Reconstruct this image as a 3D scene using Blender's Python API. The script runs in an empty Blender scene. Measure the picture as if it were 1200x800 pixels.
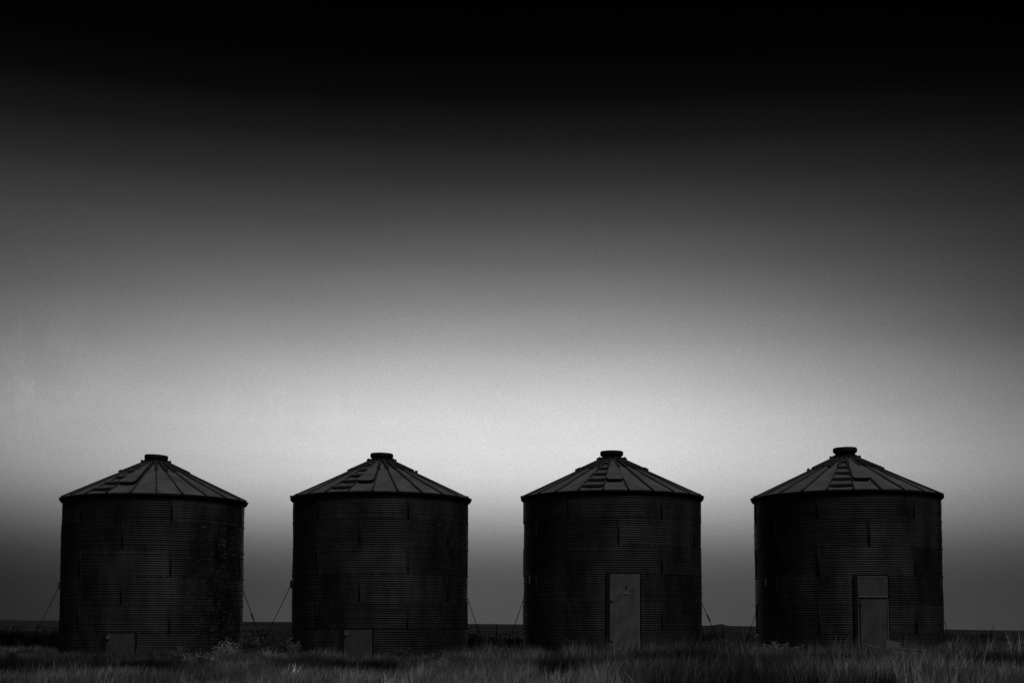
import bpy, bmesh, math, random
import numpy as np
from mathutils import Vector, Matrix, noise
R_ = math.radians
scene = bpy.context.scene
COL = scene.collection
random.seed(11); rng = np.random.default_rng(5)

# ---------------------------------------------------------------- materials
def new_mat(name):
    m = bpy.data.materials.new(name); m.use_nodes = True
    nt = m.node_tree; b = nt.nodes['Principled BSDF']
    return m, nt, b
def N(nt, t, **kw):
    n = nt.nodes.new(t)
    for k, v in kw.items(): setattr(n, k, v)
    return n
def math_node(nt, op, a, b=None, clamp=False):
    n = nt.nodes.new('ShaderNodeMath'); n.operation = op; n.use_clamp = clamp
    for i, v in enumerate((a, b)):
        if v is None: continue
        if isinstance(v, (int, float)): n.inputs[i].default_value = v
        else: nt.links.new(v, n.inputs[i])
    return n.outputs[0]
def noise_tex(nt, vec, scale, detail=4, rough=.6, sc=None):
    if sc is not None:
        mp = N(nt, 'ShaderNodeMapping'); mp.inputs['Scale'].default_value = sc
        nt.links.new(vec, mp.inputs['Vector']); vec = mp.outputs[0]
    n = N(nt, 'ShaderNodeTexNoise'); n.inputs['Scale'].default_value = scale
    n.inputs['Detail'].default_value = detail; n.inputs['Roughness'].default_value = rough
    nt.links.new(vec, n.inputs['Vector']); return n.outputs['Fac']
def ramp(nt, fac, stops, interp='LINEAR'):
    r = N(nt, 'ShaderNodeValToRGB'); cr = r.color_ramp; cr.interpolation = interp
    while len(cr.elements) < len(stops): cr.elements.new(.5)
    for e, (p, v) in zip(cr.elements, stops):
        e.position = p; e.color = (v, v, v, 1)
    nt.links.new(fac, r.inputs[0]); return r.outputs[0]

def metal(name, lo, hi, metallic=.35, rough=.5, scale=1.5, streak=(1, 1, .15), attr=False):
    m, nt, b = new_mat(name)
    tc = N(nt, 'ShaderNodeTexCoord').outputs['Object']
    a = noise_tex(nt, tc, scale, 6, .65, streak)
    c = noise_tex(nt, tc, scale*9, 5, .7)
    f = math_node(nt, 'ADD', math_node(nt, 'MULTIPLY', a, .7), math_node(nt, 'MULTIPLY', c, .3))
    col = ramp(nt, f, [(.32, lo), (.68, hi)])
    if attr:
        at = N(nt, 'ShaderNodeAttribute'); at.attribute_name = 'tone'
        sp = N(nt, 'ShaderNodeSeparateColor'); nt.links.new(at.outputs['Color'], sp.inputs[0])
        col = math_node(nt, 'MULTIPLY', col, sp.outputs[0])
        # dirt: darker, with pale scratched specks
        d = math_node(nt, 'MULTIPLY', sp.outputs[1], ramp(nt, noise_tex(nt, tc, 2.2, 5, .7), [(.4, 0), (.6, 1)]))
        col = math_node(nt, 'MULTIPLY', col, math_node(nt, 'SUBTRACT', 1, math_node(nt, 'MULTIPLY', d, .8)))
        s = ramp(nt, noise_tex(nt, tc, 6, 5, .7, (1, 1, 1.8)), [(.56, 0), (.68, 1)])
        col = math_node(nt, 'ADD', col, math_node(nt, 'MULTIPLY', math_node(nt, 'MULTIPLY', s, sp.outputs[1]), .34))
    nt.links.new(col, b.inputs['Base Color'])
    b.inputs['Metallic'].default_value = metallic
    rr = math_node(nt, 'ADD', math_node(nt, 'MULTIPLY', a, .3), rough-.15)
    nt.links.new(rr, b.inputs['Roughness'])
    bp = N(nt, 'ShaderNodeBump'); bp.inputs['Strength'].default_value = .25; bp.inputs['Distance'].default_value = .02
    nt.links.new(noise_tex(nt, tc, 12, 3), bp.inputs['Height']); nt.links.new(bp.outputs[0], b.inputs['Normal'])
    return m
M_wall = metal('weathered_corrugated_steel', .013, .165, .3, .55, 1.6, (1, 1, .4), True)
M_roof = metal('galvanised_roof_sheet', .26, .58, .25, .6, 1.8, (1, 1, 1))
M_rib = metal('dark_rusted_steel_and_shade', .02, .05, .2, .7)  # dark steel parts; also paints shade on steps, hatch, seams and door jambs
M_roofrib = metal('roof_rib_steel', .07, .16, .2, .7)
M_door_lt = metal('pale_door_steel', .1, .42, 0, .7, 3.4, (1, 1, .7))
M_door = metal('painted_door_steel', .07, .25, 0, .7, 3.2, (1, 1, .5))
M_door_dk = metal('dull_door_steel', .09, .3, 0, .7, 3.2, (1, 1, .5))
M_trim = metal('pale_steel_edge', .45, .7, .2, .6)
M_wire = metal('galvanised_wire', .03, .07, .3, .6)
M_wood = metal('weathered_wood', .16, .34, 0, .9, 3, (1, 6, 1))

def plant_mat(name, mul):
    m, nt, b = new_mat(name)
    at = N(nt, 'ShaderNodeAttribute'); at.attribute_name = 'tone'
    sp = N(nt, 'ShaderNodeSeparateColor'); nt.links.new(at.outputs['Color'], sp.inputs[0])
    c = math_node(nt, 'MULTIPLY', sp.outputs[0], mul)
    nt.nodes.remove(b)
    d = N(nt, 'ShaderNodeBsdfDiffuse'); t = N(nt, 'ShaderNodeBsdfTranslucent'); mx = N(nt, 'ShaderNodeMixShader')
    mx.inputs[0].default_value = .22
    nt.links.new(c, d.inputs[0]); nt.links.new(c, t.inputs[0])
    nt.links.new(d.outputs[0], mx.inputs[1]); nt.links.new(t.outputs[0], mx.inputs[2])
    nt.links.new(mx.outputs[0], nt.nodes['Material Output'].inputs[0])
    return m
M_grass = plant_mat('dry_prairie_grass', 1.0)
M_weed = plant_mat('dry_weed_stems', 1.0)

m, nt, b = new_mat('prairie_soil')
tc = N(nt, 'ShaderNodeTexCoord').outputs['Object']
f1 = noise_tex(nt, tc, .02, 6, .6, (.35, 1, 1)); f2 = noise_tex(nt, tc, 1.4, 6, .7)
ff = math_node(nt, 'ADD', math_node(nt, 'MULTIPLY', f1, .7), math_node(nt, 'MULTIPLY', f2, .3))
cc = ramp(nt, ff, [(.36, .02), (.5, .06), (.64, .12)])
nt.links.new(cc, b.inputs['Base Color']); b.inputs['Roughness'].default_value = 1; b.inputs['Specular IOR Level'].default_value = .1
M_soil = m

# ---------------------------------------------------------------- helpers
def obj(name, bm, mat, parent=None, smooth=False, loc=None):
    me = bpy.data.meshes.new(name)
    if isinstance(bm, bmesh.types.BMesh):
        bm.to_mesh(me); bm.free()
    else: me = bm
    for mm in (mat if isinstance(mat, (list, tuple)) else [mat]): me.materials.append(mm)
    if smooth: me.shade_smooth()
    o = bpy.data.objects.new(name, me); COL.objects.link(o)
    if parent: o.parent = parent
    if loc: o.location = loc
    return o
def thing(name, label, cat, loc=(0, 0, 0), rotz=0, group=None):
    o = bpy.data.objects.new(name, None); COL.objects.link(o); o.location = loc; o.rotation_euler = (0, 0, rotz)
    o.empty_display_size = .3
    return tag(o, label, cat, group)
def tag(o, label, cat, group=None, kind=None):
    o['label'] = label; o['category'] = cat
    if group: o['group'] = group
    if kind: o['kind'] = kind
    return o
def box(bm, x0, x1, y0, y1, z0, z1, mtx=None, mi=0):
    vs = [bm.verts.new((x, y, z)) for x in (x0, x1) for y in (y0, y1) for z in (z0, z1)]
    if mtx is not None:
        for v in vs: v.co = mtx @ v.co
    for f in ((0,1,3,2),(4,6,7,5),(0,4,5,1),(2,3,7,6),(0,2,6,4),(1,5,7,3)):
        fa = bm.faces.new([vs[i] for i in f]); fa.material_index = mi
def lathe(bm, prof, seg=48, cap=True):
    rings = []
    for r, z in prof:
        rings.append([bm.verts.new((r*math.cos(2*math.pi*i/seg), r*math.sin(2*math.pi*i/seg), z)) for i in range(seg)])
    for a, b_ in zip(rings, rings[1:]):
        for i in range(seg):
            bm.faces.new((a[i], a[(i+1) % seg], b_[(i+1) % seg], b_[i]))
    if cap:
        bm.faces.new(rings[-1]); bm.faces.new(rings[0][::-1])
def tube(bm, pts, r, seg=6):
    prev = None
    for k, p in enumerate(pts):
        p = Vector(p); d = (Vector(pts[min(k+1, len(pts)-1)])-Vector(pts[max(k-1, 0)])).normalized()
        u = d.cross(Vector((.13, .2, 1))).normalized(); w = d.cross(u)
        rr = r[k] if isinstance(r, (list, tuple)) else r
        ring = [bm.verts.new(p+(u*math.cos(a)+w*math.sin(a))*rr) for a in [2*math.pi*i/seg for i in range(seg)]]
        if prev:
            for i in range(seg): bm.faces.new((prev[i], prev[(i+1) % seg], ring[(i+1) % seg], ring[i]))
        else: bm.faces.new(ring[::-1])
        prev = ring
    bm.faces.new(prev)
def frame_at(phi, r, z, tilt=0):
    """local frame: x tangential (+ to the right seen from outside), y inward, z up"""
    return Matrix.Translation((r*math.sin(phi), -r*math.cos(phi), z)) @ Matrix.Rotation(phi, 4, 'Z') @ Matrix.Rotation(tilt, 4, 'X')

# ---------------------------------------------------------------- terrain
def sstep(a, b, x):
    t = min(1, max(0, (x-a)/(b-a))); return t*t*(3-2*t)
def ground_z(x, y):
    d = math.hypot(x, y); az = math.degrees(math.atan2(x, y))
    z = .05*noise.noise(Vector((x*.09, y*.09, 1))) + .02*noise.noise(Vector((x*.5, y*.5, 3)))
    if d > 70:
        a = max(-40, min(40, az)) if abs(az) < 90 else 0
        pts = [(-40, 2.9), (-20, 2.75), (-10, 2.55), (-2, 2.1), (8, 1.8), (14, 1.2), (20, .35), (40, -.4)]
        t = pts[-1][1]
        for (a0, v0), (a1, v1) in zip(pts, pts[1:]):
            if a0 <= a <= a1: t = v0+(v1-v0)*(a-a0)/(a1-a0)
        k = sstep(120, 420, d)
        z = z*(1-k) + k*(t+.25*noise.noise(Vector((x*.012, y*.012, 5))))
        z -= 4*sstep(450, 2500, d)
    return z
bm = bmesh.new(); rad = [0.0]; r = 1.0
while r < 5000: rad.append(r); r *= 1.055
SEG = 240; prev = None
for r in rad:
    if r == 0:
        ring = [bm.verts.new((0, 0, ground_z(0, 0)))]
    else:
        ring = [bm.verts.new((r*math.sin(2*math.pi*i/SEG), r*math.cos(2*math.pi*i/SEG), ground_z(r*math.sin(2*math.pi*i/SEG), r*math.cos(2*math.pi*i/SEG)))) for i in range(SEG)]
        if len(prev) == 1:
            for i in range(SEG): bm.faces.new((prev[0], ring[(i+1) % SEG], ring[i]))
        else:
            for i in range(SEG): bm.faces.new((prev[i], prev[(i+1) % SEG], ring[(i+1) % SEG], ring[i]))
    prev = ring
g = obj('ground', bm, M_soil, smooth=True); g['kind'] = 'structure'

# ---------------------------------------------------------------- grain bins
RW, H, NC = 2.743, 4.88, 6
CH = H/NC
EZ, CZ, CR = 4.87, 5.99, .46       # eave, top of cone, cone top radius
LIP = 2.815
def wall_mesh(seed, odd, even, door, dirt):
    rs = random.Random(seed)
    seg, per = 144, 5
    nr = NC*12*per
    zs = np.linspace(0, H, nr+1); ph = np.arange(seg)*2*np.pi/seg
    tones = {}
    co = np.zeros(((nr+1)*seg, 3)); tone = np.zeros(((nr+1)*seg, 4)); tone[:, 3] = 1
    off = [rs.uniform(-.003, .003) for _ in range(NC)]
    jit = [rs.gauss(0, .0013) for _ in range(NC*12+2)]; amp = [rs.uniform(.7, 1.2) for _ in range(NC*12+2)]
    for j, z in enumerate(zs):
        c = min(NC-1, int(z/CH-1e-6))
        lap = .003*(1 if (z-c*CH) < .05 else 0)       # upper sheet laps over the one below
        kk = z/(CH/12); ki = int(kk+.5); co_r = RW + .008*amp[ki]*math.cos(2*math.pi*kk) + jit[ki] + off[c] + lap
        seams = odd if (NC-1-c) % 2 == 0 else even
        for i in range(seg):
            p = ph[i]
            w = .022*noise.noise(Vector((math.sin(p)*1.3+seed, math.cos(p)*1.3, z*.7))) + .008*noise.noise(Vector((math.sin(p)*6, math.cos(p)*6+seed, z*2.5)))
            rr = co_r + w*sstep(0, .6, min(z, H-z)+.15)
            co[j*seg+i] = (rr*math.sin(p), -rr*math.cos(p), z)
            k = int(((math.degrees(p)-seams) % 360)//60)
            if (c, k) not in tones: tones[(c, k)] = rs.uniform(.65, 1.25)
            tone[j*seg+i, 0] = tones[(c, k)]
            if dirt:
                q = (math.degrees(p)-dirt[0]+180) % 360-180
                tone[j*seg+i, 1] = dirt[2]*math.exp(-(q/dirt[1])**2)*sstep(-.6, .8, z)*sstep(0, 1.0, H-z)
    idx = np.arange(nr*seg).reshape(nr, seg); nx = np.roll(idx, -1, axis=1)
    quads = np.stack([idx, nx, nx+seg, idx+seg], -1).reshape(-1, 4)
    me = bpy.data.meshes.new('wall')
    me.from_pydata(co.tolist(), [], quads.tolist())
    a = me.color_attributes.new('tone', 'FLOAT_COLOR', 'POINT'); a.data.foreach_set('color', tone.ravel())
    # seams and bolts in the same mesh
    bm = bmesh.new(); bm.from_mesh(me)
    for c in range(NC):
        s0 = odd if (NC-1-c) % 2 == 0 else even
        for k in range(6):
            p = R_(s0+60*k)
            if door and c < door[2] and abs((math.degrees(p)-door[0]+180) % 360-180) < 11: continue
            box(bm, -.026, .026, -.016, .03, c*CH+.02, (c+1)*CH-.02, frame_at(p, RW+off[c], 0), 1)  # dark strip: the shadow along the seam is put into its colour
            for q in range(7):
                box(bm, -.07, -.055, -.02, .0, c*CH+.1+q*.1, c*CH+.115+q*.1, frame_at(p, RW+off[c], 0), 1)
        if c:
            for k in range(78):
                p = 2*math.pi*(k+rs.uniform(-.15, .15))/78
                if rs.random() < .08: continue
                box(bm, -.011, .011, -.016, .0, c*CH+.012, c*CH+.032, frame_at(p, RW+off[c], 0), 1)
    bm.to_mesh(me); bm.free()
    return me

def roof(parent, phase, step_k, rs):
    """cone of 24 flat sheets; step_k = phi (deg) of the stepped sheet"""
    NP = 24
    bm = bmesh.new(); nr = 8
    slope = math.atan2(CZ-EZ, LIP-CR)
    angs = []
    for k in range(NP):
        for q in range(4): angs.append((k, q))
    grid = []
    for j in range(nr+1):
        t = j/nr; row = []
        for (k, q) in angs:
            p0, p1 = R_(phase+15*k), R_(phase+15*(k+1)); s = q/4
            r = LIP+(CR-LIP)*t; z = EZ+(CZ-EZ)*t
            a = Vector((r*math.sin(p0), -r*math.cos(p0), z)); b_ = Vector((r*math.sin(p1), -r*math.cos(p1), z))
            v = a.lerp(b_, s); v.z += .018*noise.noise(v*2.1+Vector((phase, 0, 0))) - (.02*math.sin(math.pi*s)*(1-t))
            row.append(bm.verts.new(v))
        grid.append(row)
    n = len(angs)
    for j in range(nr):
        for i in range(n): bm.faces.new((grid[j][i], grid[j][(i+1) % n], grid[j+1][(i+1) % n], grid[j+1][i]))
    bmesh.ops.recalc_face_normals(bm, faces=bm.faces)
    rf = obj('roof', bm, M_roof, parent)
    L = math.hypot(LIP-CR, CZ-EZ)
    def fr(phi):   # x tangential, y up-slope, z normal; origin at the eave
        return Matrix.Translation((LIP*math.sin(phi), -LIP*math.cos(phi), EZ)) @ Matrix.Rotation(phi, 4, 'Z') @ Matrix.Rotation(slope, 4, 'X')
    for k in range(NP):
        bm = bmesh.new(); w = .021; h = .045
        box(bm, -w, w, -.02-rs.uniform(0, .02), L+.02, -.02, h+rs.uniform(-.008, .01))
        box(bm, -.045, .045, L-.62+rs.uniform(-.05, .05), L+.03, -.01, .085)
        if rs.random() < .5: box(bm, -.05, .05, L-.72, L-.63, .0, .105)
        if rs.random() < .5: box(bm, -.035, .035, -.03, .03, .0, .058)
        bmesh.ops.bevel(bm, geom=bm.edges[:], offset=.006, segments=1, affect='EDGES')
        o = obj('rib', bm, M_roofrib, rf); o.matrix_local = fr(R_(phase+15*k))
    # ladder steps across one sheet
    hw = math.tan(R_(7.5))
    for r in (.68, 1.12, 1.58, 2.04, 2.52):
        bm = bmesh.new(); d = (LIP-r)/math.cos(slope); w = r*hw*.93
        box(bm, -w, w, d-.05, d+.06, .0, .075); box(bm, -w*.97, w*.97, d-.075, d-.051, -.01, .055)
        bmesh.ops.bevel(bm, geom=bm.edges[:], offset=.012, segments=2, affect='EDGES')
        o = obj('roof_step', bm, [M_roof, M_rib], rf)
        for pl in o.data.polygons:
            if pl.normal.y < -.5 or pl.normal.z < .2: pl.material_index = 1  # step fronts and undersides coloured dark, shade painted in
        o.matrix_local = fr(R_(step_k)) @ Matrix.Rotation(rs.uniform(-.01, .01), 4, 'Z')
    # raised hatch sheet on the next panel
    bm = bmesh.new(); d0 = (LIP-2.18)/math.cos(slope); d1 = L-.05; w0 = 2.18*hw*.86; w1 = (CR+.05)*hw*.8
    vs = []
    for z in (.0, .06):
        for (x, y) in ((-w0*.8, d0), (w0*.8, d0), (w0, d0+.14), (w1, d1), (-w1, d1), (-w0, d0+.14)):
            vs.append(bm.verts.new((x, y, z+.04*(y < 1))))
    bm.faces.new(vs[6:]); bm.faces.new(vs[:6][::-1])
    for i in range(6): bm.faces.new((vs[i], vs[(i+1) % 6], vs[(i+1) % 6+6], vs[i+6]))
    bmesh.ops.recalc_face_normals(bm, faces=bm.faces)
    o = obj('roof_hatch', bm, [M_roof, M_rib], rf)
    for pl in o.data.polygons:
        if pl.normal.z < .6: pl.material_index = 1  # edges of the raised sheet coloured dark to stand for their shade
    o.matrix_local = fr(R_(step_k+15))
    return rf

def bracket(parent, phi, z):
    bm = bmesh.new()
    box(bm, -.03, .03, -.05, .01, -.12, .12); box(bm, -.05, .05, -.03, .0, -.03, .03)
    bmesh.ops.bevel(bm, geom=bm.edges[:], offset=.006, segments=1, affect='EDGES')
    o = obj('cable_bracket', bm, M_door_dk, parent); o.matrix_local = frame_at(phi, RW+.01, z)

def bin_(loc, label, phase, step, odd, even, door, seed, dirt=None, brackets=(), cap_tilt=(0, 0), lean=0, ztop=0):
    rs = random.Random(seed)
    t = thing('grain_bin', label, 'grain bin', loc, 0, 'corrugated steel grain bins in a row')
    t.rotation_euler = (0, lean, 0)
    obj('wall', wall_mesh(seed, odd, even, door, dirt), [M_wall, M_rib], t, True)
    bm = bmesh.new()
    lathe(bm, [(RW+.015, EZ-.10), (RW+.045, EZ-.10), (LIP+.02, EZ-.045), (LIP+.02, EZ-.004), (LIP-.06, EZ+.015)], 96, False)
    obj('eave_band', bm, M_rib, t)
    roof(t, phase, step, rs)
    bm = bmesh.new(); lathe(bm, [(.44, CZ-.02), (.45, CZ+.02), (.445, CZ+.12), (.43, CZ+.145), (.29, CZ+.15)], 32)
    for k in range(12): box(bm, -.03, .03, -.02, .03, CZ+.01, CZ+.16, frame_at(k*math.pi/6, .45, 0))
    obj('collar', bm, M_rib, t)
    bm = bmesh.new(); lathe(bm, [(.30, 0), (.295, .06), (.33, .07), (.352, .09), (.362, .13), (.362, .19), (.34, .22), (.25, .232), (0.02, .238)], 36)
    o = obj('roof_cap', bm, M_rib, t, True, (0, 0, CZ+.14+ztop)); o.rotation_euler = (cap_tilt[0], cap_tilt[1], 0)
    # door
    dphi, dw, nc, kind = door; dz = nc*CH
    F = frame_at(R_(dphi), RW, 0)
    d = bpy.data.objects.new('door', None); COL.objects.link(d); d.parent = t; d.matrix_local = F
    def dpart(name, boxes, mat, par=d, bev=.008):
        bm = bmesh.new()
        for b_ in boxes: box(bm, *b_)
        bmesh.ops.bevel(bm, geom=bm.edges[:], offset=bev, segments=1, affect='EDGES')
        return obj(name, bm, mat, par)
    hwd = dw/2
    dpart('door_frame', [(-hwd-.085, -hwd, -.05, .06, 0, dz+.03), (hwd, hwd+.03, -.04, .06, 0, dz+.01), (-hwd, hwd, -.04, .06, dz-.005, dz+.025)], M_rib)  # frame; its wide dark left strip paints the jamb shadow
    if kind == 'short':
        dpart('door_panel', [(-hwd+.01, hwd-.01, -.035, .03, .02, dz-.02)], M_door)
        dpart('door_edge', [(hwd-.075, hwd-.015, -.047, -.036, .02, dz-.03)], M_door_dk, bev=.003)
        dpart('latch', [(-hwd+.02, -hwd+.13, -.075, -.03, dz-.17, dz-.1), (-hwd+.05, -hwd+.08, -.10, -.07, dz-.19, dz-.08)], M_trim_dk, bev=.004)
    elif kind == 'plain':
        dpart('door_panel', [(-hwd+.012, hwd-.012, -.035, .03, .02, dz-.02)], M_door_lt)
        dpart('door_edge', [(hwd-.075, hwd-.02, -.045, -.036, .02, dz-.04), (-hwd+.02, -hwd+.05, -.045, -.036, .02, dz-.78)], M_trim_dk, bev=.003)
        dpart('latch', [(-.03, .14, -.06, -.03, dz-.6, dz-.575)], M_trim, bev=.004)
        dpart('handle', [(.02, .07, -.06, -.03, dz-.42, dz-.36)], M_rib, bev=.004)
        for z in (dz-.83, .45): dpart('hinge', [(-hwd+.005, -hwd+.10, -.06, -.03, z, z+.05)], M_rib, bev=.004)
    else:
        dpart('upper_panel', [(-hwd+.012, hwd-.012, -.035, .03, dz-.56, dz-.02)], M_door_dk)
        dpart('top_edge', [(-hwd+.012, hwd-.05, -.047, -.036, dz-.055, dz-.03)], M_trim_dk, bev=.003)
        dpart('cross_bar', [(-hwd+.01, hwd-.03, -.07, -.03, dz-.607, dz-.573)], M_trim, bev=.006)
        dpart('lower_panel', [(-hwd+.08, hwd-.045, -.03, .03, .02, dz-.63)], M_door_dk)
        dpart('door_edge', [(-hwd+.01, -hwd+.035, -.045, -.0, .02, dz-.63), (hwd-.04, hwd-.012, -.05, -.0, .02, dz-.63)], M_trim_dk, bev=.003)
        for z in (dz-.85, .4): dpart('hinge', [(-hwd-.02, -hwd+.12, -.06, -.03, z, z+.05)], M_rib, bev=.004)
    for ph_, z in brackets: bracket(t, R_(ph_), z)
    return t
M_trim_dk = metal('worn_steel_edge', .3, .5, .2, .6)

S = [(-11.109, 42.772, .006, -14.56), (-4.12, 43.289, .13, -5.44), (3.107, 42.791, .135, 4.15), (10.11, 41.52, .045, 13.68)]
def W(i, rel): return rel - S[i][3]       # relative to the line of sight -> world
bin_(S[0][:3], 'leftmost grain bin, short square door at its foot and a scuffed dirty right side', W(0, .8), W(0, -37.2), W(0, 10), W(0, -19),
     (W(0, -18.6), .86, 1, 'short'), 3, (W(0, 48), 24, 1.0), [(W(0, -86), 2.22)], (.02, .05), 0, -.03)
bin_(S[1][:3], 'second grain bin from the left, pale square door half hidden in grass', W(1, 9.7), W(1, -27.8), W(1, 17), W(1, -13),
     (W(1, -13.3), .86, 1, 'short'), 8, (W(1, 50), 20, .45), [(W(1, -88), 2.2)], (0, .02), 0, -.02)
bin_(S[2][:3], 'third grain bin from the left, tall plain pale door and ladder steps on roof', W(2, 9.9), W(2, -12.6), W(2, -28), W(2, 4),
     (W(2, 7.6), .90, 3, 'plain'), 21, (W(2, -60), 10, .2), [(W(2, -64), 2.32)], (0, 0), 0, 0)
bin_(S[3][:3], 'rightmost grain bin, tall two-part door with a pale cross bar', W(3, 4.6), W(3, -2.9), W(3, -17), W(3, 13),
     (W(3, 14.2), .88, 3, 'split'), 34, (W(3, -45), 16, .4), [(W(3, -58), 2.32)], (0, -.01), -.004, .05)

# ---------------------------------------------------------------- guy cables
def cable(a, b_, label, kink=.55, r=.011, clamp=None):
    a, b_ = Vector(a), Vector(b_)
    t = thing('guy_cable', label, 'guy cable', b_, 0, 'guy cables staking the bins down')
    L = (a-b_)
    bm = bmesh.new(); pts = []
    for i in range(13):
        s = i/12; p = L*s; p.z -= .05*math.sin(math.pi*s); pts.append(p)
    tube(bm, pts, r); obj('cable', bm, M_wire, t)
    bm = bmesh.new(); k = kink
    d = L.normalized(); c = L*k-Vector((0, 0, .05*math.sin(math.pi*k)))
    tube(bm, [c-d*.16, c-d*.13, c-d*.12, c+d*.12, c+d*.13, c+d*.16], [.012, .014, .026, .026, .014, .012]); obj('turnbuckle', bm, M_rib, t)
    bm = bmesh.new(); tube(bm, [Vector((0, 0, -.25)), Vector((0, 0, 0))+d*.02, d*.22], [.02, .018, .014]); obj('anchor_rod', bm, M_rib, t)
    if clamp:
        bm = bmesh.new(); c = L*clamp
        tube(bm, [c+Vector((-.22, 0, .01)), c+Vector((-.1, 0, -.02)), c, c+Vector((.16, .02, .03))], [.012, .03, .04, .02])
        tube(bm, [c+Vector((.05, 0, .0)), c+Vector((.25, .03, .05)), c+Vector((.5, .05, .0))], [.02, .028, .01])
        obj('rag', bm, M_trim, t)
def P(px, py, y):      # picture -> place, used to read positions off the photograph
    return ((px-600)/1617*y, y, 1+(735-py)/1617*y)
for (ax, ay, ad, bx, by, bd, lab, kk, cl) in [
    (70.5, 687, 42.9, 28, 766, 43.6, 'thin guy cable left of the leftmost bin', .35, None),
    (284, 688, 43.8, 316, 771, 44.6, 'guy cable on the right side of the leftmost bin', .6, None),
    (343, 682, 43.6, 300, 767, 44.6, 'guy cable on the left side of the second bin, leaning to it', .3, None),
    (547, 698, 43.9, 574, 766, 44.8, 'guy cable on the right side of the second bin', .5, None),
    (619, 686, 41.5, 588, 764, 42.5, 'guy cable from the bracket on the third bin, left side', .3, None),
    (820, 700, 43.6, 853, 764, 44.6, 'guy cable right of the third bin with a scrap of rag caught on it', .7, .55),
    (897, 684, 39.9, 864, 764, 41, 'guy cable from the bracket on the left of the rightmost bin', .35, None),
    (1106, 726, 42.5, 1119, 760, 43.2, 'short guy cable at the right side of the rightmost bin', .5, None)]:
    e = list(P(bx, by, bd)); e[2] = ground_z(e[0], e[1])+.02
    cable(P(ax, ay, ad), e, lab, kk, clamp=cl)

# ---------------------------------------------------------------- barbed wire fence behind the bins
F0, F1 = Vector((-24, 70, 0)), Vector((22, 112, 0))
ft = thing('wire_fence', 'thin barbed wire fence on posts crossing the field behind the bins', 'fence', (0, 0, 0))
nf = 8; tops = []
for k in range(nf+1):
    p = F0.lerp(F1, k/nf); z = ground_z(p.x, p.y); tops.append(Vector((p.x, p.y, z)))
    bm = bmesh.new(); h = 1.12+random.uniform(-.05, .1); lx = random.uniform(-.04, .04)
    tube(bm, [(0, 0, -.2), (lx*.5, 0, h*.5), (lx, 0, h)], [.045, .04, .035], 7)
    obj('post', bm, M_rib, ft, loc=(p.x, p.y, z))
for hz in (.35, .62, .95):
    bm = bmesh.new(); pts = []
    for a, b_ in zip(tops, tops[1:]):
        for q in range(10):
            s = q/10; v = a.lerp(b_, s)+Vector((0, 0, hz-.05*math.sin(math.pi*s)+random.uniform(-.008, .008))); pts.append(v)
            w = random.uniform(.03, .05)
            if q % 2: box(bm, v.x-w, v.x+w, v.y-.02, v.y+.02, v.z-w*.8, v.z+w*.8)
    tube(bm, pts, .013, 5); obj('wire', bm, M_wire, ft)

# ---------------------------------------------------------------- grass
def blade_mesh(name, roots, heights, widths, lean, tone, mat, segs=2):
    n = len(roots)
    ang = rng.uniform(0, 2*np.pi, n)
    fx, fy = np.cos(ang), np.sin(ang)                # width direction
    la = rng.uniform(0, 2*np.pi, n) ; lx, ly = np.cos(la)*lean+.35*lean, np.sin(la)*lean
    V = np.zeros((n, 5, 3))
    for k, (t, w) in enumerate(((0, 1), (.55, .8))):
        for s in (0, 1):
            sg = -1 if s == 0 else 1
            V[:, 2*k+s, 0] = roots[:, 0]+lx*heights*t*t+sg*fx*widths*w/2
            V[:, 2*k+s, 1] = roots[:, 1]+ly*heights*t*t+sg*fy*widths*w/2
            V[:, 2*k+s, 2] = roots[:, 2]+heights*t*(1-.25*lean*t)
    V[:, 4, 0] = roots[:, 0]+lx*heights; V[:, 4, 1] = roots[:, 1]+ly*heights; V[:, 4, 2] = roots[:, 2]+heights*(1-.3*lean)
    base = np.arange(n)[:, None]*5
    me = bpy.data.meshes.new(name); me.vertices.add(n*5); me.vertices.foreach_set('co', V.reshape(-1).astype(np.float32))
    loops = np.concatenate([base+np.array([[0, 1, 3, 2]]), base+np.array([[2, 3, 4]])], 1).reshape(-1)
    me.loops.add(n*7); me.loops.foreach_set('vertex_index', loops.astype(np.int32))
    me.polygons.add(n*2)
    ls = (np.arange(n)[:, None]*7+np.array([[0, 4]])).reshape(-1)
    me.polygons.foreach_set('loop_start', ls.astype(np.int32))
    a = me.color_attributes.new('tone', 'FLOAT_COLOR', 'POINT')
    c = np.zeros((n, 5, 4)); c[..., 3] = 1
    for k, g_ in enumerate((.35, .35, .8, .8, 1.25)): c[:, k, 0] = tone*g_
    a.data.foreach_set('color', c.reshape(-1).astype(np.float32))
    me.update(calc_edges=True); me.validate()
    return obj(name, me, mat)

def value_noise(x, y, s, seed):
    rs = np.random.default_rng(seed); G = rs.random((64, 64))
    u, v = x*s+100.3, y*s+57.7; i, j = np.floor(u).astype(int), np.floor(v).astype(int); fu, fv = u-i, v-j
    fu = fu*fu*(3-2*fu); fv = fv*fv*(3-2*fv)
    g_ = lambda a, b_: G[a % 64, b_ % 64]
    return (g_(i, j)*(1-fu)+g_(i+1, j)*fu)*(1-fv)+(g_(i, j+1)*(1-fu)+g_(i+1, j+1)*fu)*fv
def gz(x, y): return np.array([ground_z(a, b_) for a, b_ in zip(x, y)])

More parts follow.
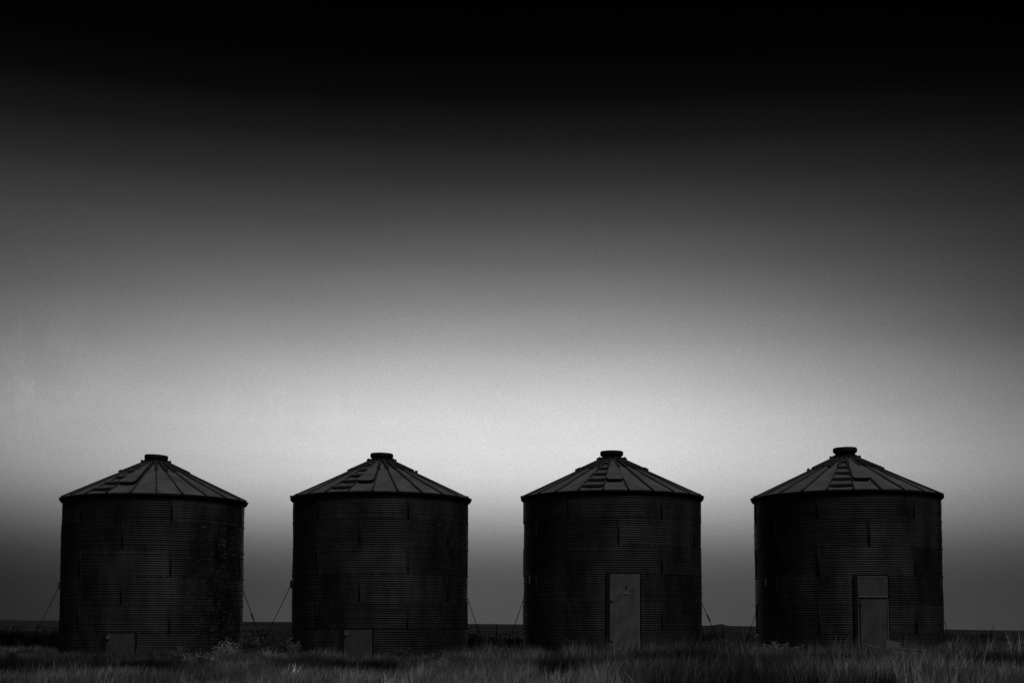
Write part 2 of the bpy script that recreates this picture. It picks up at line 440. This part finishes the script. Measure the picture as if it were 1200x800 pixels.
def grass(name, label, y0, y1, ntuft, per, hfun, tfun, wid, spread=.11, margin=1.32):
    u = rng.random(ntuft); yy = np.sqrt(y0*y0+u*(y1*y1-y0*y0)); xx = (rng.random(ntuft)*2-1)*yy*.375*margin
    keep = np.ones(ntuft, bool)
    for s in S: keep &= np.hypot(xx-s[0], yy-s[1]) > RW+.08
    keep &= rng.random(ntuft) < .35+.9*value_noise(xx, yy, .8, 2)
    xx, yy = xx[keep], yy[keep]; zt = gz(xx, yy); n = len(xx)
    hT = hfun(xx, yy)*(.6+.8*rng.random(n)); tT = tfun(xx, yy)*np.exp(rng.normal(-.2, .7, n))
    tall = rng.random(n) < .05*(value_noise(xx, yy, 1.1, 50) > .45); hT = np.where(tall, hT*1.45, hT); tT = np.where(tall, tT*1.5+.12*(y0 < 50), tT)
    ii = np.repeat(np.arange(n), per); m = len(ii)
    rx = xx[ii]+rng.normal(0, spread, m); ry = yy[ii]+rng.normal(0, spread, m)
    ok = np.ones(m, bool)
    for s in S: ok &= np.hypot(rx-s[0], ry-s[1]) > RW+.04
    ii, rx, ry = ii[ok], rx[ok], ry[ok]; m = len(ii)
    roots = np.stack([rx, ry, zt[ii]-.02], 1)
    hh = hT[ii]*(.45+.6*rng.random(m)); tt = tT[ii]*(.6+.8*rng.random(m))
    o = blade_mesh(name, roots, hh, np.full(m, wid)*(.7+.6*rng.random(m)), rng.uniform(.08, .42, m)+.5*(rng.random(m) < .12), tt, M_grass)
    tag(o, label, 'grass', None, 'stuff')
    print(name, m)
    return o
def clamp01(a): return np.clip(a, 0, 1)
def h_front(x, y):
    az = x/y
    base = .27+.16*clamp01((az+.1)/.2)
    return base*(.35+.7*value_noise(x, y, .45, 7)+.7*value_noise(x, y, 1.7, 8))
def t_front(x, y):
    az = x/y
    t = .36+.34*clamp01((az+.30)/.2)
    near = clamp01((27.-y)/4)
    t = t*(.55+.9*near)*(.08+2.0*value_noise(x, y*.6, .7, 9)**2)*(.15+1.7*value_noise(x,y,2.2,10)**1.5)
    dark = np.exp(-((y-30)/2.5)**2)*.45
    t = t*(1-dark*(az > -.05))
    return np.minimum(t*1.5, .8)
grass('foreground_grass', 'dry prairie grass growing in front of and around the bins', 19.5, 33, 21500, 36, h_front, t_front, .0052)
def h_mid(x, y):
    az = x/y
    base = .28+.26*clamp01((az+.06)/.12)
    return base*(.4+.6*value_noise(x, y, .6, 17)+.6*value_noise(x, y, 1.9, 18))
def t_mid(x, y):
    az = x/y
    t = .3+.3*clamp01((az+.25)/.1)
    t = t*(.2+1.6*value_noise(x, y, .8, 19)**1.3)*(.15+1.7*value_noise(x,y,2.5,11)**1.5)
    t = t*np.where(y > 43.5, .55, 1)
    # pale strip of grass at the far left
    s = np.exp(-((y-49)/2.2)**2)*(x/y < -.315)
    return np.minimum(t*1.35, .62)+.6*s
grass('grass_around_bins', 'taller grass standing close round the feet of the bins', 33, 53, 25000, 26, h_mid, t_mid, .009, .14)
def h_far(x, y):
    a = x/y
    h = .62-.3*np.exp(-((a+.178)/.05)**4)+.08*(a < -.28)-.12*np.exp(-((a+.02)/.05)**2)
    return h*(.35+.75*value_noise(x, y, .35, 23)+.5*value_noise(x, y, 1.3, 24))
def t_far(x, y): return .014+.015*value_noise(x, y, .3, 29)+.13*np.exp(-((x/y+.178)/.03)**4)+.04*np.exp(-((x/y+.02)/.03)**4)
grass('scrub_band', 'dark scrub growing in a low band behind the bins', 54, 72, 10500, 12, h_far, t_far, .04, .22)
def h_f2(x, y): return .22*(.5+1.0*value_noise(x, y, .1, 33))
def t_f2(x, y): return .14+.14*value_noise(x, y*.3, .12, 39)
grass('far_grass', 'short grey grass of the open field beyond the fence', 72, 210, 10500, 8, h_f2, t_f2, .08, .5)

# ---------------------------------------------------------------- weeds and bushes
def weed(name, label, cat, px, py_base, y, h, spread, nst, tone, up=.5, leaf=.05, group=None):
    x = (px-600)/1617*y; z = ground_z(x, y)
    rs = random.Random(int(px)); V = []; Fc = []; T = []
    def strip(a, b_, w, t):
        d = (b_-a); s = d.cross(Vector((rs.uniform(-1, 1), rs.uniform(-1, 1), rs.uniform(-.3, .3)))).normalized()*w/2
        k = len(V); V.extend([a-s, a+s, b_+s*.6, b_-s*.6]); Fc.append((k, k+1, k+2, k+3)); T.extend([t]*4)
    for i in range(nst):
        a = rs.uniform(0, 6.283); el = rs.uniform(up, 1.5)
        d = Vector((math.cos(a)*math.cos(el)*spread, math.sin(a)*math.cos(el)*spread, math.sin(el)*h))*rs.uniform(.6, 1.05)
        p = Vector((rs.uniform(-.06, .06), rs.uniform(-.06, .06), -.02)); n = 6; tt = tone*rs.uniform(.6, 1.4)
        for k in range(n):
            q = p+d/n+Vector((rs.gauss(0, .02), rs.gauss(0, .02), rs.gauss(0, .01)))
            strip(p, q, .014, tt)
            for _ in range(3):
                lv = Vector((rs.gauss(0, 1), rs.gauss(0, 1), rs.gauss(.6, .6))).normalized()*leaf*rs.uniform(.5, 1.6)
                strip(q, q+lv, .02, tt*rs.uniform(.7, 1.4))
            p = q
    me = bpy.data.meshes.new(name); me.from_pydata([v[:] for v in V], [], Fc)
    ca = me.color_attributes.new('tone', 'FLOAT_COLOR', 'POINT'); ca.data.foreach_set('color', [c for t in T for c in (t, t, t, 1)])
    o = obj(name, me, M_weed, loc=(x, y, z)); tag(o, label, cat, group)
    return o
weed('weed', 'pale spiky weed at the right foot of the leftmost bin', 'weed', 268, 0, 39.2, .68, .45, 46, .7, .5, .09)
weed('weed', 'small pale weed just left of the spiky one by the leftmost bin', 'weed', 257, 0, 38.8, .36, .4, 34, .6, .3, .08)
weed('weed', 'spiky weed at the left foot of the second bin', 'weed', 346, 0, 41.6, .62, .5, 40, .42, .4, .09)
weed('weed', 'pale bushy weed at the left foot of the rightmost bin', 'weed', 908, 0, 38.0, .66, .6, 80, .75, .3, .07)
weed('weed', 'pale weed clump right of the bushy one by the rightmost bin', 'weed', 932, 0, 36.5, .5, .5, 70, .7, .3, .07)
weed('weed', 'small pale weed hard against the left edge of the rightmost bin', 'weed', 889, 0, 37.4, .46, .4, 60, .6, .3, .06)
weed('weed', 'ragged weed behind the wispy one in the first gap', 'weed', 334, 0, 44, .62, .6, 70, .32, .3, .08)
weed('weed', 'tall thin weed in front of the third bin, left of its door', 'weed', 668, 0, 39.3, .72, .4, 34, .12, .5, .08)
weed('weed', 'wispy weed standing in the gap between the first two bins', 'weed', 316, 0, 43, .5, .7, 60, .22, .3, .07)
weed('bush', 'round dark bush in the gap right of the second bin', 'bush', 555, 0, 49, .78, .5, 150, .018, .05, .07)
weed('bush', 'dark bush between the cables, left of the third bin', 'bush', 603, 0, 47, .68, .55, 130, .016, .05, .07)
weed('bush', 'low dark bush in the middle of the gap beside the third bin', 'bush', 577, 0, 51, .62, .8, 150, .02, .05, .07)
weed('bush', 'dark bush in the gap just right of the third bin', 'bush', 838, 0, 47, .62, .9, 180, .014, .05, .07)
weed('bush', 'dark bush in the gap just left of the rightmost bin', 'bush', 872, 0, 48, .66, .9, 180, .014, .05, .07)
weed('bush', 'dark bush just right of the rightmost bin', 'bush', 1140, 0, 47, .6, 1.1, 200, .014, .05, .07)
weed('bush', 'low dark bush at the right edge of the field', 'bush', 1185, 0, 46, .5, 1.1, 200, .014, .05, .07)

rr = random.Random(77)
for k, (px, y, h, tone, lab) in enumerate([
    (18, 33, .34, .10, 'low leafy weed at the left edge of the field'), (62, 30, .3, .16, 'low weed below the left edge of the leftmost bin'),
    (112, 34, .32, .12, 'small dark weed left of the leftmost bin door'), (178, 33, .36, .2, 'grey weed clump right of the leftmost bin door'),
    (214, 36, .42, .22, 'bushy weed clump before the wall of the leftmost bin'), (236, 31, .34, .2, 'ragged weed clump below the spiky pale weed'),
    (300, 33, .4, .3, 'pale ragged weed in the gap between the two left bins'), (366, 35, .38, .16, 'weed clump left of the second bin door'),
    (470, 37, .42, .14, 'dark weed clump before the wall of the second bin'), (512, 34, .4, .2, 'weed clump near the right foot of the second bin'),
    (590, 38, .45, .2, 'tall weed clump in front of the gap beside the third bin'), (802, 37, .45, .26, 'weed clump at the right foot of the third bin'),
    (944, 36, .42, .3, 'pale weed clump left of the rightmost door'), (978, 33, .36, .34, 'pale tufted weed in front of the rightmost bin'),
    (1098, 37, .5, .24, 'weed clump at the right foot of the rightmost bin'), (1150, 33, .36, .16, 'low weed in the grass near the right edge')]):
    weed('weed', lab, 'weed', px, 0, y, h*1.15, .36, 60, tone*1.6, .35, .06)

# ---------------------------------------------------------------- debris by the right-hand door
def board(px, py, y, L, w, t, rot, label, mat=M_wood):
    x, yy, z = P(px, py, y)
    bm = bmesh.new(); box(bm, -L/2, L/2, -w/2, w/2, -t/2, t/2)
    bmesh.ops.subdivide_edges(bm, edges=bm.edges[:], cuts=2, use_grid_fill=True)
    for v in bm.verts: v.co += Vector((0, random.uniform(-.01, .01), random.uniform(-.008, .008)))
    bmesh.ops.bevel(bm, geom=[e for e in bm.edges if e.calc_face_angle(0) > .8], offset=.006, segments=1, affect='EDGES')
    o = obj('board', bm, mat, loc=(x, yy, z)); o.rotation_euler = rot
    tag(o, label, 'board', None)
board(1045, 757, 35.6, .4, .34, .035, (R_(70), R_(8), .2), 'square scrap of board leaning in the grass by the rightmost door')
board(1026, 757, 35.9, .8, .14, .035, (.2, R_(14), .1), 'narrow plank lying in the grass below the rightmost door')
board(1064, 760, 35.3, .9, .1, .03, (.1, R_(6), -.2), 'thin plank lying right of the square scrap of board')
board(1192, 776, 29.5, .6, .08, .03, (.1, R_(3), .1), 'pale lath lying in the grass at the far right')

# ---------------------------------------------------------------- world
w = bpy.data.worlds.new('World'); scene.world = w; w.use_nodes = True
nt = w.node_tree; bg = nt.nodes['Background']
tc = N(nt, 'ShaderNodeTexCoord').outputs['Generated']
sx = N(nt, 'ShaderNodeSeparateXYZ'); nt.links.new(tc, sx.inputs[0]); X, Y, Z = sx.outputs
el = math_node(nt, 'ARCSINE', Z); el = math_node(nt, 'MULTIPLY', el, 180/math.pi)
az = math_node(nt, 'MULTIPLY', math_node(nt, 'ARCTAN2', X, Y), 180/math.pi)
def lin(s): s /= 255; return s/12.92 if s <= .04045 else ((s+.055)/1.055)**2.4
prof = [(-1, 77), (0, 77), (1.2, 77), (1.8, 79), (2.4, 87), (3.0, 101), (3.6, 122), (4.2, 146), (4.9, 172), (5.6, 195), (6.3, 211), (7.3, 219), (8.4, 216), (9.3, 206), (10.2, 190), (11.7, 159), (13.4, 126),
        (15, 97), (16.7, 71), (18.3, 47), (19.9, 26), (21.4, 10), (23, 3), (25, 1)]
fac = math_node(nt, 'DIVIDE', math_node(nt, 'ADD', el, 2), 30, True)
# soft warping keeps the bands from being ruler straight
vcol = ramp(nt, fac, [((e+2)/30, lin(s)) for e, s in prof])
# horizontal fall-off
RP = math_node(nt, 'MAXIMUM', math_node(nt, 'SUBTRACT', az, .5), 0)
LP = math_node(nt, 'MAXIMUM', math_node(nt, 'SUBTRACT', -0.5, az), 0)
E_ = lambda *st: [((e+2)/30, v*100) for e, v in st]
kL = ramp(nt, fac, E_((0, .0032), (3, .0030), (5.5, .0024), (8.5, .0020), (11.5, .0018), (14, .0016), (16.5, .0010), (25, 0)))
kR = ramp(nt, fac, E_((0, .0012), (3, .0015), (5, .0021), (7, .0025), (9, .0031), (12, .0034), (16, .0029), (25, .002)))
ex = math_node(nt, 'ADD', math_node(nt, 'MULTIPLY', math_node(nt, 'POWER', RP, 2), kR), math_node(nt, 'MULTIPLY', math_node(nt, 'POWER', LP, 2), kL))
hor = math_node(nt, 'EXPONENT', math_node(nt, 'MULTIPLY', ex, -.01))
# beyond the picture the glow dies away
side = math_node(nt, 'SUBTRACT', math_node(nt, 'ABSOLUTE', az), 24); side = math_node(nt, 'MAXIMUM', side, 0)
side = math_node(nt, 'EXPONENT', math_node(nt, 'MULTIPLY', math_node(nt, 'POWER', math_node(nt, 'DIVIDE', side, 22), 2), -1))
cl = noise_tex(nt, tc, 5, 5, .55, (1, 1, 3.5))
cl = math_node(nt, 'ADD', math_node(nt, 'MULTIPLY', cl, .22), .89)
gr = noise_tex(nt, tc, 1000, 1, .5)
gr = math_node(nt, 'ADD', math_node(nt, 'MULTIPLY', gr, .34), .83)
# faint pale wisps low on the left
wv = noise_tex(nt, tc, 12, 7, .65, (1.9, 1, .8))
wi = ramp(nt, wv, [(.46, 0), (.66, 1)])
wm = math_node(nt, 'EXPONENT', math_node(nt, 'MULTIPLY', math_node(nt, 'POWER', math_node(nt, 'DIVIDE', math_node(nt, 'ADD', az, 21), 3), 2), -1))
we = math_node(nt, 'EXPONENT', math_node(nt, 'MULTIPLY', math_node(nt, 'POWER', math_node(nt, 'DIVIDE', math_node(nt, 'SUBTRACT', el, 10.5), 3), 2), -1))
wm2 = math_node(nt, 'EXPONENT', math_node(nt, 'MULTIPLY', math_node(nt, 'POWER', math_node(nt, 'DIVIDE', math_node(nt, 'ADD', az, 8), 4), 2), -1))
we2 = math_node(nt, 'EXPONENT', math_node(nt, 'MULTIPLY', math_node(nt, 'POWER', math_node(nt, 'SUBTRACT', el, 9), 2), -1))
wq = math_node(nt, 'ADD', math_node(nt, 'MULTIPLY', wm, we), math_node(nt, 'MULTIPLY', math_node(nt, 'MULTIPLY', wm2, we2), .35))
wis = math_node(nt, 'ADD', math_node(nt, 'MULTIPLY', math_node(nt, 'MULTIPLY', wi, wq), .34), 1)
glow = math_node(nt, 'MULTIPLY', vcol, wis)
for k in (hor, side, cl, gr): glow = math_node(nt, 'MULTIPLY', glow, k)
sky = N(nt, 'ShaderNodeTexSky'); sky.sky_type = 'NISHITA'; sky.sun_disc = False
sky.sun_elevation = R_(62); sky.sun_rotation = R_(180); sky.altitude = 800
bw = N(nt, 'ShaderNodeRGBToBW'); nt.links.new(sky.outputs[0], bw.inputs[0])
back = ramp(nt, math_node(nt, 'ADD', math_node(nt, 'MULTIPLY', Y, -.5), .5), [(.5, 0), (.95, 1)])
amb = math_node(nt, 'MULTIPLY', math_node(nt, 'MULTIPLY', bw.outputs[0], .006), back)
tot = math_node(nt, 'ADD', glow, amb)
nt.links.new(tot, bg.inputs['Color']); bg.inputs['Strength'].default_value = 1

sun = bpy.data.lights.new('sun', 'SUN'); sun.energy = .3; sun.angle = R_(14); sun.color = (1, 1, 1)
so = bpy.data.objects.new('sun', sun); COL.objects.link(so); so.rotation_euler = (R_(34), 0, R_(24))

# ---------------------------------------------------------------- camera
cam = bpy.data.cameras.new('camera'); co = bpy.data.objects.new('camera', cam); COL.objects.link(co)
co.location = (0, 0, 1.0)
co.rotation_euler = (Matrix.Rotation(R_(90+4.4), 4, 'X') @ Matrix.Rotation(R_(.15), 4, 'Z')).to_euler()
cam.sensor_width = 36; cam.lens = 1617/1200*36
cam.shift_y = (335-1617*math.tan(R_(4.4)))/1200
cam.clip_start = .1; cam.clip_end = 10000
scene.camera = co
scene.view_settings.view_transform = 'Standard'; scene.view_settings.look = 'None'; scene.view_settings.exposure = 0
